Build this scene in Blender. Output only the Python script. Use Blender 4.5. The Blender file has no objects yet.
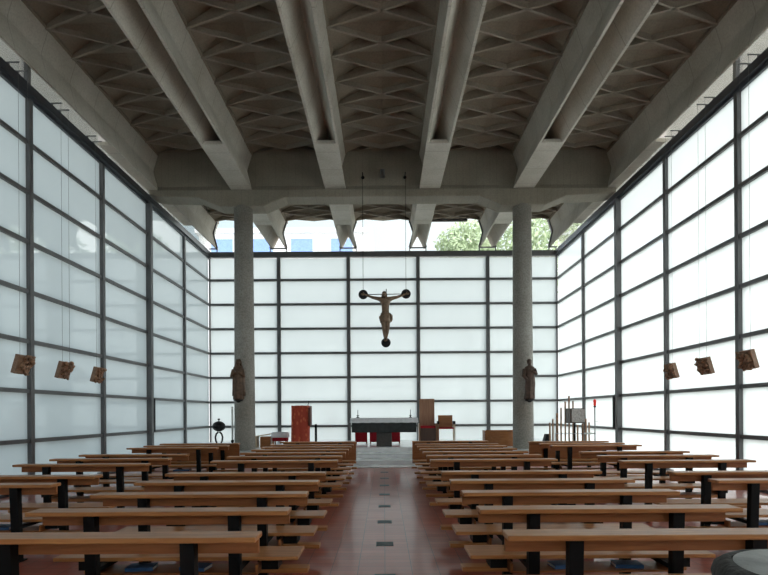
import bpy, bmesh, math, random
from mathutils import Vector, Matrix
random.seed(7)
S = bpy.context.scene
COL = S.collection
PI = math.pi
R = math.radians

# ------------------------------------------------------------------ helpers
class MB:
    """collects simple shapes and links them as one mesh object"""
    def __init__(self):
        self.v = []; self.f = []; self.mi = []
    def add(self, verts, faces, mi=0):
        o = len(self.v)
        self.v += [tuple(p) for p in verts]
        self.f += [tuple(i + o for i in f) for f in faces]
        self.mi += [mi] * len(faces)
        return self
    def box(self, x0, x1, y0, y1, z0, z1, mi=0, M=None):
        if x0 > x1: x0, x1 = x1, x0
        if y0 > y1: y0, y1 = y1, y0
        vs = [Vector((x, y, z)) for z in (z0, z1) for y in (y0, y1) for x in (x0, x1)]
        if M: vs = [M @ p for p in vs]
        return self.add(vs, [(0,2,3,1),(4,5,7,6),(0,1,5,4),(2,6,7,3),(0,4,6,2),(1,3,7,5)], mi)
    def hexa(self, bot, top, mi=0):
        return self.add(bot + top, [(3,2,1,0),(4,5,6,7),(0,1,5,4),(1,2,6,5),(2,3,7,6),(3,0,4,7)], mi)
    def bar(self, a, b, w, h, up=(0,0,1), mi=0):
        a = Vector(a); b = Vector(b); d = (b - a).normalized()
        s = d.cross(Vector(up)).normalized() * (w / 2)
        u = s.cross(d).normalized() * (h / 2)
        return self.hexa([a-s-u, a+s-u, a+s+u, a-s+u], [b-s-u, b+s-u, b+s+u, b-s+u], mi)
    def tube(self, pts, r, n=10, mi=0, cap=True):
        pts = [Vector(p) for p in pts]
        rs = r if isinstance(r, (list, tuple)) else [r] * len(pts)
        rings = []
        ref = None
        for i, p in enumerate(pts):
            d = (pts[min(i+1, len(pts)-1)] - pts[max(i-1, 0)]).normalized()
            if ref is None:
                ref = Vector((1,0,0)) if abs(d.x) < .9 else Vector((0,1,0))
            s = (ref - d * ref.dot(d)).normalized(); ref = s
            u = d.cross(s)
            rings.append([p + (s*math.cos(2*PI*k/n) + u*math.sin(2*PI*k/n)) * rs[i] for k in range(n)])
        vs = [q for rg in rings for q in rg]
        fs = []
        for i in range(len(rings)-1):
            for k in range(n):
                fs.append((i*n+k, i*n+(k+1)%n, (i+1)*n+(k+1)%n, (i+1)*n+k))
        if cap:
            fs.append(tuple(reversed(range(n))))
            fs.append(tuple((len(rings)-1)*n + k for k in range(n)))
        return self.add(vs, fs, mi)
    def loft(self, rings, mi=0, cap=True):
        n = len(rings[0]); vs = [q for rg in rings for q in rg]; fs = []
        for i in range(len(rings)-1):
            for k in range(n):
                fs.append((i*n+k, i*n+(k+1)%n, (i+1)*n+(k+1)%n, (i+1)*n+k))
        if cap:
            fs.append(tuple(reversed(range(n))))
            fs.append(tuple((len(rings)-1)*n + k for k in range(n)))
        return self.add(vs, fs, mi)
    def lathe(self, prof, c=(0,0,0), n=32, mi=0, sx=1, sy=1, cap=True):
        return self.loft([[(c[0]+r*sx*math.cos(2*PI*k/n), c[1]+r*sy*math.sin(2*PI*k/n), c[2]+z) for k in range(n)] for r, z in prof], mi, cap)
    def ball(self, c, rx, ry=None, rz=None, n=14, mi=0):
        ry = ry or rx; rz = rz or rx
        m = n // 2 + 1
        prof = [(max(.02, math.sin(PI*i/m)), -math.cos(PI*i/m)) for i in range(m+1)]
        return self.loft([[(c[0]+p*rx*math.cos(2*PI*k/n), c[1]+p*ry*math.sin(2*PI*k/n), c[2]+z*rz) for k in range(n)] for p, z in prof], mi)
    def prism(self, poly, y0, y1, mi=0):
        """poly of (x,z) counter-clockwise seen from -y, extruded along y"""
        n = len(poly)
        vs = [(x, y0, z) for x, z in poly] + [(x, y1, z) for x, z in poly]
        fs = [tuple(range(n)), tuple(reversed(range(n, 2*n)))]
        for i in range(n):
            j = (i+1) % n
            fs.append((j, i, n+i, n+j))
        return self.add(vs, fs, mi)
    def build(self, name, mat, parent=None, smooth=False, bevel=0, loc=None, recalc=True):
        me = bpy.data.meshes.new(name)
        me.from_pydata(self.v, [], self.f)
        mats = mat if isinstance(mat, (list, tuple)) else [mat]
        for m in mats: me.materials.append(m)
        for p, i in zip(me.polygons, self.mi): p.material_index = i
        if recalc:
            bm = bmesh.new(); bm.from_mesh(me)
            bmesh.ops.recalc_face_normals(bm, faces=bm.faces)
            if bevel:
                es = [e for e in bm.edges if len(e.link_faces) == 2 and e.calc_face_angle(0) > .6]
                bmesh.ops.bevel(bm, geom=es, offset=bevel, segments=2, affect='EDGES', profile=.5)
            bm.to_mesh(me); bm.free()
        if smooth:
            for p in me.polygons: p.use_smooth = True
        o = bpy.data.objects.new(name, me); COL.objects.link(o)
        if parent: o.parent = parent
        if loc: o.location = loc
        return o

def tag(o, label, cat, group=None, kind=None):
    o['label'] = label; o['category'] = cat
    if group: o['group'] = group
    if kind: o['kind'] = kind
    return o
def thing(name, label, cat, loc=(0,0,0), rz=0, group=None):
    o = bpy.data.objects.new(name, None); COL.objects.link(o)
    o.empty_display_size = .1
    o.location = loc; o.rotation_euler = (0, 0, rz)
    return tag(o, label, cat, group)
def struct(o, label=None):
    o['kind'] = 'structure'
    if label: o['label'] = label
    return o
def copy_tree(o, parent=None):
    kids = list(o.children)
    c = o.copy(); COL.objects.link(c)
    if parent: c.parent = parent
    for k in kids: copy_tree(k, c)
    return c

# ------------------------------------------------------------------ materials
def new_mat(name):
    m = bpy.data.materials.new(name); m.use_nodes = True
    nt = m.node_tree; nt.nodes.clear()
    out = nt.nodes.new('ShaderNodeOutputMaterial')
    return m, nt, out
def node(nt, t, **kw):
    n = nt.nodes.new(t)
    for k, v in kw.items():
        if k in n.inputs.keys() if hasattr(n.inputs, 'keys') else False: n.inputs[k].default_value = v
        else: setattr(n, k, v)
    return n
def simple(name, col, rough=.5, metal=0, spec=.5, var=.12, scale=6, bump=0, bscale=60, coat=0):
    m, nt, out = new_mat(name)
    b = nt.nodes.new('ShaderNodeBsdfPrincipled')
    b.inputs['Roughness'].default_value = rough
    b.inputs['Metallic'].default_value = metal
    b.inputs['Specular IOR Level'].default_value = spec
    b.inputs['Coat Weight'].default_value = coat
    tc = nt.nodes.new('ShaderNodeTexCoord')
    nz = nt.nodes.new('ShaderNodeTexNoise'); nz.inputs['Scale'].default_value = scale
    nz.inputs['Detail'].default_value = 6; nz.inputs['Roughness'].default_value = .6
    nt.links.new(tc.outputs['Object'], nz.inputs['Vector'])
    rp = nt.nodes.new('ShaderNodeValToRGB')
    rp.color_ramp.elements[0].position = .3; rp.color_ramp.elements[1].position = .7
    rp.color_ramp.elements[0].color = tuple(c*(1-var) for c in col) + (1,)
    rp.color_ramp.elements[1].color = tuple(min(1, c*(1+var)) for c in col) + (1,)
    nt.links.new(nz.outputs['Fac'], rp.inputs['Fac'])
    nt.links.new(rp.outputs['Color'], b.inputs['Base Color'])
    if bump:
        n2 = nt.nodes.new('ShaderNodeTexNoise'); n2.inputs['Scale'].default_value = bscale
        n2.inputs['Detail'].default_value = 5
        nt.links.new(tc.outputs['Object'], n2.inputs['Vector'])
        bp = nt.nodes.new('ShaderNodeBump'); bp.inputs['Strength'].default_value = bump
        bp.inputs['Distance'].default_value = .01
        nt.links.new(n2.outputs['Fac'], bp.inputs['Height'])
        nt.links.new(bp.outputs['Normal'], b.inputs['Normal'])
    nt.links.new(b.outputs['BSDF'], out.inputs['Surface'])
    return m

def concrete(name, col, seam=0, boards=0, rough=.8, mottle=.86):
    """board-marked concrete; seam = joint spacing along the object's y"""
    m, nt, out = new_mat(name)
    L = nt.links.new
    b = nt.nodes.new('ShaderNodeBsdfPrincipled'); b.inputs['Roughness'].default_value = rough
    b.inputs['Specular IOR Level'].default_value = .3
    tc = nt.nodes.new('ShaderNodeTexCoord')
    def noise(sc, det=6):
        n = nt.nodes.new('ShaderNodeTexNoise'); n.inputs['Scale'].default_value = sc; n.inputs['Detail'].default_value = det
        L(tc.outputs['Object'], n.inputs['Vector']); return n
    big = noise(.9); fine = noise(26, 8)
    rp = nt.nodes.new('ShaderNodeValToRGB')
    rp.color_ramp.elements[0].position = .32; rp.color_ramp.elements[1].position = .68
    rp.color_ramp.elements[0].color = (col[0]*.82, col[1]*.80, col[2]*.76, 1)
    rp.color_ramp.elements[1].color = (col[0]*1.12, col[1]*1.12, col[2]*1.12, 1)
    L(big.outputs['Fac'], rp.inputs['Fac'])
    rf = nt.nodes.new('ShaderNodeValToRGB')
    rf.color_ramp.elements[0].position = .35; rf.color_ramp.elements[1].position = .6
    rf.color_ramp.elements[0].color = (mottle,mottle,mottle,1); rf.color_ramp.elements[1].color = (1,1,1,1)
    L(fine.outputs['Fac'], rf.inputs['Fac'])
    mx = nt.nodes.new('ShaderNodeMix'); mx.data_type = 'RGBA'; mx.blend_type = 'MULTIPLY'; mx.inputs['Factor'].default_value = 1
    L(rp.outputs['Color'], mx.inputs['A']); L(rf.outputs['Color'], mx.inputs['B'])
    colout = mx.outputs['Result']
    sep = nt.nodes.new('ShaderNodeSeparateXYZ'); L(tc.outputs['Object'], sep.inputs['Vector'])
    def lines(axis, period, width, dark):
        nonlocal colout
        d = nt.nodes.new('ShaderNodeMath'); d.operation = 'DIVIDE'; d.inputs[1].default_value = period
        L(sep.outputs[axis], d.inputs[0])
        fr = nt.nodes.new('ShaderNodeMath'); fr.operation = 'FRACT'; L(d.outputs[0], fr.inputs[0])
        lt = nt.nodes.new('ShaderNodeMath'); lt.operation = 'LESS_THAN'; lt.inputs[1].default_value = width/period
        L(fr.outputs[0], lt.inputs[0])
        m2 = nt.nodes.new('ShaderNodeMix'); m2.data_type = 'RGBA'; m2.blend_type = 'MULTIPLY'
        L(lt.outputs[0], m2.inputs['Factor']); L(colout, m2.inputs['A'])
        m2.inputs['B'].default_value = (dark, dark, dark, 1)
        colout = m2.outputs['Result']
    if seam: lines('Y', seam, .02, .74)
    if boards:
        lines('X', boards, .012, .86)
    L(colout, b.inputs['Base Color'])
    bp = nt.nodes.new('ShaderNodeBump'); bp.inputs['Strength'].default_value = .35; bp.inputs['Distance'].default_value = .01
    L(fine.outputs['Fac'], bp.inputs['Height']); L(bp.outputs['Normal'], b.inputs['Normal'])
    L(b.outputs['BSDF'], out.inputs['Surface'])
    return m

def wood(name, c1, c2, rough=.28, axis='X', scale=1.0, coat=.15, spec=.4):
    m, nt, out = new_mat(name); L = nt.links.new
    b = nt.nodes.new('ShaderNodeBsdfPrincipled'); b.inputs['Roughness'].default_value = rough
    b.inputs['Coat Weight'].default_value = coat; b.inputs['Coat Roughness'].default_value = .18
    b.inputs['Specular IOR Level'].default_value = spec
    tc = nt.nodes.new('ShaderNodeTexCoord')
    mp = nt.nodes.new('ShaderNodeMapping')
    sc = {'X': (1.2, 16, 16), 'Y': (16, 1.2, 16), 'Z': (16, 16, 1.2)}[axis]
    mp.inputs['Scale'].default_value = tuple(s*scale for s in sc)
    oi = nt.nodes.new('ShaderNodeObjectInfo')
    ad = nt.nodes.new('ShaderNodeVectorMath'); ad.operation = 'ADD'
    ml = nt.nodes.new('ShaderNodeMath'); ml.operation = 'MULTIPLY'; ml.inputs[1].default_value = 37
    L(oi.outputs['Random'], ml.inputs[0])
    L(tc.outputs['Object'], mp.inputs['Vector']); L(mp.outputs['Vector'], ad.inputs[0]); L(ml.outputs[0], ad.inputs[1])
    nz = nt.nodes.new('ShaderNodeTexNoise'); nz.inputs['Scale'].default_value = 2.2; nz.inputs['Detail'].default_value = 8
    nz.inputs['Distortion'].default_value = .6
    L(ad.outputs[0], nz.inputs['Vector'])
    rp = nt.nodes.new('ShaderNodeValToRGB')
    rp.color_ramp.elements[0].position = .3; rp.color_ramp.elements[1].position = .72
    rp.color_ramp.elements[0].color = c1 + (1,); rp.color_ramp.elements[1].color = c2 + (1,)
    L(nz.outputs['Fac'], rp.inputs['Fac']); L(rp.outputs['Color'], b.inputs['Base Color'])
    L(b.outputs['BSDF'], out.inputs['Surface'])
    return m

def frosted(name, tcol, dcol, mixd):
    """milky translucent pane, daylight passes through it diffusely"""
    m, nt, out = new_mat(name); L = nt.links.new
    tr = nt.nodes.new('ShaderNodeBsdfTranslucent')
    df = nt.nodes.new('ShaderNodeBsdfDiffuse'); df.inputs['Color'].default_value = dcol + (1,)
    gl = nt.nodes.new('ShaderNodeBsdfGlossy'); gl.inputs['Roughness'].default_value = .015
    tc = nt.nodes.new('ShaderNodeTexCoord')
    nz = nt.nodes.new('ShaderNodeTexNoise'); nz.inputs['Scale'].default_value = .8; nz.inputs['Detail'].default_value = 3
    L(tc.outputs['Object'], nz.inputs['Vector'])
    rp = nt.nodes.new('ShaderNodeValToRGB')
    rp.color_ramp.elements[0].color = tuple(c*.94 for c in tcol) + (1,)
    rp.color_ramp.elements[1].color = tuple(min(1, c*1.04) for c in tcol) + (1,)
    L(nz.outputs['Fac'], rp.inputs['Fac']); L(rp.outputs['Color'], tr.inputs['Color'])
    m1 = nt.nodes.new('ShaderNodeMixShader'); m1.inputs[0].default_value = mixd
    L(tr.outputs[0], m1.inputs[1]); L(df.outputs[0], m1.inputs[2])
    fr = nt.nodes.new('ShaderNodeFresnel'); fr.inputs['IOR'].default_value = 1.68
    m2 = nt.nodes.new('ShaderNodeMixShader')
    L(fr.outputs[0], m2.inputs[0]); L(m1.outputs[0], m2.inputs[1]); L(gl.outputs[0], m2.inputs[2])
    L(m2.outputs[0], out.inputs['Surface'])
    return m

def clear_glass(name, tint=(1,1,1), refl=True):
    m, nt, out = new_mat(name); L = nt.links.new
    tr = nt.nodes.new('ShaderNodeBsdfTransparent'); tr.inputs['Color'].default_value = tint + (1,)
    if not refl:
        L(tr.outputs[0], out.inputs['Surface']); return m
    gl = nt.nodes.new('ShaderNodeBsdfGlossy'); gl.inputs['Roughness'].default_value = .01
    fr = nt.nodes.new('ShaderNodeFresnel'); fr.inputs['IOR'].default_value = 1.4
    ml = nt.nodes.new('ShaderNodeMath'); ml.operation = 'MULTIPLY'; ml.inputs[1].default_value = .6
    mx = nt.nodes.new('ShaderNodeMixShader')
    L(fr.outputs[0], ml.inputs[0]); L(ml.outputs[0], mx.inputs[0]); L(tr.outputs[0], mx.inputs[1]); L(gl.outputs[0], mx.inputs[2])
    L(mx.outputs[0], out.inputs['Surface'])
    return m

def tile_floor(name):
    m, nt, out = new_mat(name); L = nt.links.new
    b = nt.nodes.new('ShaderNodeBsdfPrincipled')
    tc = nt.nodes.new('ShaderNodeTexCoord')
    br = nt.nodes.new('ShaderNodeTexBrick')
    br.offset = 0; br.squash = 1
    br.inputs['Scale'].default_value = 1
    br.inputs['Brick Width'].default_value = .257
    br.inputs['Row Height'].default_value = .126
    br.inputs['Mortar Size'].default_value = .0035
    br.inputs['Mortar Smooth'].default_value = .2
    br.inputs['Bias'].default_value = 0
    br.inputs['Color1'].default_value = (.36,.078,.045,1)
    br.inputs['Color2'].default_value = (.44,.115,.070,1)
    br.inputs['Mortar'].default_value = (.10,.062,.05,1)
    L(tc.outputs['Object'], br.inputs['Vector'])
    nz = nt.nodes.new('ShaderNodeTexNoise'); nz.inputs['Scale'].default_value = 1.6; nz.inputs['Detail'].default_value = 6
    L(tc.outputs['Object'], nz.inputs['Vector'])
    rp = nt.nodes.new('ShaderNodeValToRGB')
    rp.color_ramp.elements[0].color = (.8,.78,.78,1); rp.color_ramp.elements[1].color = (1.15,1.12,1.1,1)
    L(nz.outputs['Fac'], rp.inputs['Fac'])
    mx = nt.nodes.new('ShaderNodeMix'); mx.data_type = 'RGBA'; mx.blend_type = 'MULTIPLY'; mx.inputs['Factor'].default_value = 1
    L(br.outputs['Color'], mx.inputs['A']); L(rp.outputs['Color'], mx.inputs['B'])
    L(mx.outputs['Result'], b.inputs['Base Color'])
    b.inputs['Roughness'].default_value = .42; b.inputs['Specular IOR Level'].default_value = .3
    b.inputs['Coat Weight'].default_value = .5; b.inputs['Coat Roughness'].default_value = .14
    bp = nt.nodes.new('ShaderNodeBump'); bp.inputs['Strength'].default_value = .25; bp.inputs['Distance'].default_value = .004
    iv = nt.nodes.new('ShaderNodeMath'); iv.operation = 'SUBTRACT'; iv.inputs[0].default_value = 1
    L(br.outputs['Fac'], iv.inputs[1]); L(iv.outputs[0], bp.inputs['Height']); L(bp.outputs['Normal'], b.inputs['Normal'])
    L(b.outputs['BSDF'], out.inputs['Surface'])
    return m

CONC_SHADED = concrete('concrete_coffer_shaded', (.26,.22,.17))  # coffer tone darkened, shade of the recesses put into the colour
CONC_RIB_LIT = concrete('concrete_rib_lit', (.31,.272,.222))  # same concrete painted lighter so the ribs stand out from the shaded coffers
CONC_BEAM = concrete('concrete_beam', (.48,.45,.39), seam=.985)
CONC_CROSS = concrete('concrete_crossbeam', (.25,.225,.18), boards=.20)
CONC_COL = concrete('concrete_column', (.39,.375,.345), mottle=.72)
METAL = simple('dark_frame_metal', (.125,.125,.127), .42, .3, .5, .08, 3)
METAL_BLUE = simple('header_metal', (.07,.075,.085), .3, .6, .5, .08, 3)
BLACK = simple('black_steel', (.005,.005,.0055), .5, 0, .15, .1, 8)
IRON = simple('black_iron', (.016,.016,.017), .55, .4, .4, .2, 20, .4, 60)
PEW = wood('pew_wood', (.33,.122,.034), (.53,.235,.082), .36, coat=.0, spec=.35)
PEW_END = wood('pew_wood_panel', (.24,.080,.024), (.36,.135,.045), .45, coat=.0, spec=.3)
WOODZ = wood('chair_wood', (.27,.12,.06), (.40,.20,.11), .38, 'Z')
STAVE = wood('stave_wood', (.36,.20,.12), (.50,.31,.20), .45, 'Z')
STALL = wood('stall_wood', (.27,.095,.028), (.42,.17,.055), .4, 'X', coat=.05)
CARVED = simple('carved_wood', (.30,.165,.095), .5, 0, .4, .75, 18, .6, 40)
CORPUS = simple('corpus_wood', (.235,.16,.105), .5, 0, .4, .3, 18, .3, 50)
STATUE = simple('statue_wood', (.13,.075,.045), .5, 0, .4, .45, 10, .5, 40)
STATUE2 = simple('statue_dark_wood', (.10,.062,.045), .5, 0, .4, .4, 10, .5, 40)
BLOCK = wood('block_wood', (.20,.11,.065), (.34,.20,.125), .5, 'Y')
FROST = frosted('milk_glass', (.575,.625,.632), (.56,.61,.622), .22)
OUTER = clear_glass('outer_glass', (.97,.99,.985), False)
GLASS = clear_glass('clear_glass', (.95,.975,.97))
TILE = tile_floor('terracotta_tiles')
INSERT = simple('slate_insert', (.03,.055,.06), .5, 0, .3, .2, 8)
STEP = simple('grey_stone_step', (.86,.87,.89), .16, 0, .5, .12, 3)
MARBLE = simple('dark_marble', (.016,.020,.021), .35, 0, .35, .7, 7)
PEDESTAL = simple('pedestal_stone', (.085,.078,.074), .6, 0, .4, .2, 20)
CLOTH = simple('white_cloth', (.80,.80,.84), .9, 0, .2, .08, 12, .3, 30)
RED = simple('red_upholstery', (.36,.012,.022), .8, 0, .2, .15, 20)
BEIGE = simple('pale_wood', (.56,.44,.30), .5, 0, .3, .12, 6)
WAX = simple('white_wax', (.72,.74,.72), .5, 0, .4, .05, 10)
BLUEBOOK = simple('blue_cover', (.028,.085,.20), .5, 0, .4, .1, 10)
PAPER = simple('paper', (.62,.60,.55), .9, 0, .2, .05, 40)
ROPE = simple('grey_cord', (.16,.165,.17), .6)
STEEL = simple('brushed_steel', (.35,.36,.37), .35, .8)
SILVER = simple('hammered_metal', (.42,.39,.37), .45, .6, .5, .35, 25, .8, 30)
STONE = simple('rough_stone', (.075,.073,.072), .9, 0, .4, .45, 26, 1.0, 45)
STONE_TOP = simple('worn_stone_bowl', (.66,.65,.63), .55, 0, .4, .18, 10, .2, 60)
EAVE = simple('eave_render', (.55,.52,.51), .9, var=.03, scale=1.5)
PLASTER = simple('grey_plaster', (.22,.215,.20), .9)
GROUND = simple('pale_gravel_ground', (.60,.59,.56), .95, 0, .2, .2, 2)
HOUSE = simple('white_render', (.78,.78,.80), .9)
HOUSEWIN = simple('blue_window_glass', (.22,.34,.66), .5)
LEAF = simple('leaf_green', (.46,.54,.36), .7, 0, .2, .3, 1)
BARK = simple('bark', (.12,.09,.07), .9)
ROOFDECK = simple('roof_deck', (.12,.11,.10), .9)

def brocade(name):
    m, nt, out = new_mat(name); L = nt.links.new
    b = nt.nodes.new('ShaderNodeBsdfPrincipled'); b.inputs['Roughness'].default_value = .7
    tc = nt.nodes.new('ShaderNodeTexCoord')
    vo = nt.nodes.new('ShaderNodeTexVoronoi'); vo.inputs['Scale'].default_value = 9
    mp = nt.nodes.new('ShaderNodeMapping'); mp.inputs['Scale'].default_value = (1.4, 1.4, .8)
    L(tc.outputs['Object'], mp.inputs['Vector']); L(mp.outputs['Vector'], vo.inputs['Vector'])
    rp = nt.nodes.new('ShaderNodeValToRGB')
    rp.color_ramp.elements[0].position = .25; rp.color_ramp.elements[1].position = .5
    rp.color_ramp.elements[0].color = (.62,.14,.055,1); rp.color_ramp.elements[1].color = (.45,.055,.025,1)
    L(vo.outputs['Distance'], rp.inputs['Fac']); L(rp.outputs['Color'], b.inputs['Base Color'])
    L(b.outputs['BSDF'], out.inputs['Surface'])
    return m
BROCADE = brocade('red_brocade')
m, nt, out = new_mat('red_glass')
b = nt.nodes.new('ShaderNodeBsdfPrincipled'); b.inputs['Base Color'].default_value = (.75,.03,.03,1)
b.inputs['Roughness'].default_value = .15; b.inputs['Emission Color'].default_value = (1,.08,.05,1); b.inputs['Emission Strength'].default_value = .25
nt.links.new(b.outputs[0], out.inputs[0]); REDGLASS = m

# ------------------------------------------------------------------ the building
YB = 21.72                # back glass wall
YR = -5.88                # rear wall behind the camera
ROWS = [.98*k + .02 for k in range(1, 8)]
HEAD = 7.78
ZB = [0.06] + ROWS + [HEAD]

floor = MB().box(-7.1, 7.1, YR-.2, YB+.1, -.2, 0).build('floor', TILE)
struct(floor, 'red brown terracotta tile floor with a glossy aisle')
g = MB().box(-90, 90, -60, 120, -.32, -.22).build('ground', GROUND); struct(g)

def panel_mesh(axis, a0, a1, z0, z1, inner, outer):
    """a pane: milky inner face (slot 0), clear outer faces (slot 1)"""
    mb = MB()
    if axis == 'Y':
        P = lambda d, a, z: (d, a, z)
    else:
        P = lambda d, a, z: (a, d, z)
    vi = [P(inner, a0, z0), P(inner, a1, z0), P(inner, a1, z1), P(inner, a0, z1)]
    vo = [P(outer, a0, z0), P(outer, a1, z0), P(outer, a1, z1), P(outer, a0, z1)]
    flip = axis == 'Y' and inner > 0
    mb.add(vi + vo, [(3,2,1,0) if flip else (0,1,2,3)], 0)
    mb.f += [(4,7,6,5),(0,4,5,1),(1,5,6,2),(2,6,7,3),(3,7,4,0)]; mb.mi += [1]*5
    return mb

YM = [YB - 2.76*k for k in range(0, 11)]
for s, nm in ((-1, 'left'), (1, 'right')):
    w = MB()
    w.box(s*6.94, s*7.12, YR, YB+.08, 0, .06)
    w.box(s*6.90, s*7.12, YR, YB+.08, HEAD+.03, 8.0)
    w.box(s*6.96, s*7.12, YR, YB+.08, HEAD-.04, HEAD+.03)
    w.box(s*6.885, s*6.90, YR, YB, HEAD+.03, HEAD+.06)
    wall = w.build('wall_' + nm, METAL_BLUE)
    struct(wall, 'tall %s wall of milky glass panes in dark metal frames' % nm)
    YS = list(YM); YS[2] = 16.04 if s < 0 else 15.97
    if s > 0: YS[1] -= .10; YS[3] -= .11; YS[4] -= .07
    for k, y in enumerate(YS):
        if k == 0: continue
        mb = MB().box(s*6.94, s*7.12, y-.055, y+.055, .06, HEAD-.04)
        if k == 2: mb.box(s*6.865, s*6.96, y-.075, y+.075, 0, HEAD+.0)
        mb.build('mullion', METAL, wall)
    for z in ROWS:
        MB().box(s*6.965, s*7.11, YR, YB, z-.04, z+.04).build('transom', METAL, wall)
    for k in range(10):
        for r in range(8):
            panel_mesh('Y', YS[k+1]+.05, YS[k]-.05, ZB[r]+.03, ZB[r+1]-.03, s*7.02, s*7.06).build('glass_panel', [FROST, OUTER], wall, recalc=False)
    MB().box(s*6.93, s*6.99, 16.30, 16.38, .99, 1.99).build('sash_bar', BLACK, wall)

w = MB()
w.box(-7, 7, YB-.06, YB+.10, 0, .06)
w.box(-7, 7, YB-.09, YB+.10, HEAD, 8.0)
wall = w.build('wall_back', METAL); struct(wall, 'back wall of milky glass panes in grey metal frames')
for i in range(6):
    x = -7 + 2.8*i
    hw = .07 if 0 < i < 5 else .05
    MB().box(max(-7, x-hw), min(7, x+hw), YB-.05, YB+.10, .06, HEAD).build('mullion', METAL, wall)
for z in ROWS:
    MB().box(-7, 7, YB-.035, YB+.08, z-.045, z+.045).build('transom', METAL, wall)
for i in range(5):
    for r in range(8):
        panel_mesh('X', -7+2.8*i+.06, -7+2.8*(i+1)-.06, ZB[r]+.03, ZB[r+1]-.03, YB+.02, YB+.06).build('glass_panel', [FROST, OUTER], wall, recalc=False)
w = MB()
w.box(-7.1, 7.1, YR-.14, YR, 0, .06); w.box(-7.1, 7.1, YR-.14, YR, HEAD, 9.6)
wall = w.build('wall_rear', METAL); struct(wall, 'rear wall of milky glass panes behind the camera')
for i in range(6):
    x = -7 + 2.8*i
    MB().box(x-.06, x+.06, YR-.12, YR+.05, .06, HEAD).build('mullion', METAL, wall)
for z in ROWS:
    MB().box(-7, 7, YR-.11, YR+.035, z-.045, z+.045).build('transom', METAL, wall)
for i in range(5):
    x0, x1 = -7+2.8*i+.05, -7+2.8*(i+1)-.05
    mb = MB(); yi, yo = YR-.02, YR-.06
    vs = [(x0,yi,.06),(x1,yi,.06),(x1,yi,HEAD),(x0,yi,HEAD),(x0,yo,.06),(x1,yo,.06),(x1,yo,HEAD),(x0,yo,HEAD)]
    mb.add(vs, [(3,2,1,0)], 0)
    mb.f += [(4,5,6,7),(0,1,5,4),(1,2,6,5),(2,3,7,6),(3,0,4,7)]; mb.mi += [1]*5
    mb.build('glass_panel', [FROST, OUTER], wall, recalc=False)

# roof beams with an X section, hollow below except near the crossbeam
FZ, WZ, TZ = 8.18, 8.76, 9.22
OPEN = [(-.31,FZ),(-.255,FZ),(-.02,8.66),(.02,8.66),(.255,FZ),(.31,FZ),(.175,WZ-.06),(.165,WZ),(.175,WZ+.06),(.30,TZ),(.30,9.58),(-.30,9.58),(-.30,TZ),(-.175,WZ+.06),(-.165,WZ),(-.175,WZ-.06)]
EDGE = [(-.05,8.60),(-.02,8.66),(.02,8.66),(.255,FZ),(.31,FZ),(.175,WZ-.06),(.165,WZ),(.175,WZ+.06),(.30,TZ),(.30,9.58),(-.30,9.58),(-.30,TZ),(-.175,WZ+.06),(-.165,WZ),(-.12,WZ-.06)]
EDGE_R = [(-x, z) for x, z in reversed(EDGE)]
BX = [-7, -4.2, -1.4, 1.4, 4.2, 7]
names = ['along the left glass wall', 'second from the left wall', 'just left of the crucifix', 'just right of the crucifix', 'second from the right wall', 'along the right glass wall']
for x, t in zip(BX, names):
    mb = MB()
    prof = EDGE if x == -7 else EDGE_R if x == 7 else OPEN
    mb.prism(prof, YR, YB+.25)
    mb.box(-.27 if x != -7 else -.05, .27 if x != 7 else .05, 13.37, 19.1, FZ+.001, FZ+.09)     # closing plate near the crossbeam
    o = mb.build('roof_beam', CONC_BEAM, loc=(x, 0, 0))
    struct(o, 'long grey concrete roof beam ' + t); o['group'] = 'concrete roof beams'

# crossbeam with haunches over the columns
YC = 16.3
mb = MB()
xs = [-6.95, -6.6, -5.5, -4.85, -3.55, -2.9, 2.9, 3.55, 4.85, 5.5, 6.6, 6.95]
zb = [8.04, 7.98, 7.95, 7.68, 7.68, 7.95, 7.95, 7.68, 7.68, 7.95, 7.98, 8.04]
rings = []
for x, z in zip(xs, zb):
    rings.append([(x, YC-.25, z+.02), (x, YC-.22, z), (x, YC+.36, z), (x, YC+.39, z+.02), (x, YC+.39, 8.14), (x, YC+.24, 8.40), (x, YC+.24, 9.55), (x, YC-.18, 9.55), (x, YC-.18, 8.30), (x, YC-.25, 8.16)])
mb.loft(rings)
struct(mb.build('crossbeam', CONC_CROSS, bevel=.02), 'heavy concrete crossbeam carried by the two round columns')

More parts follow.
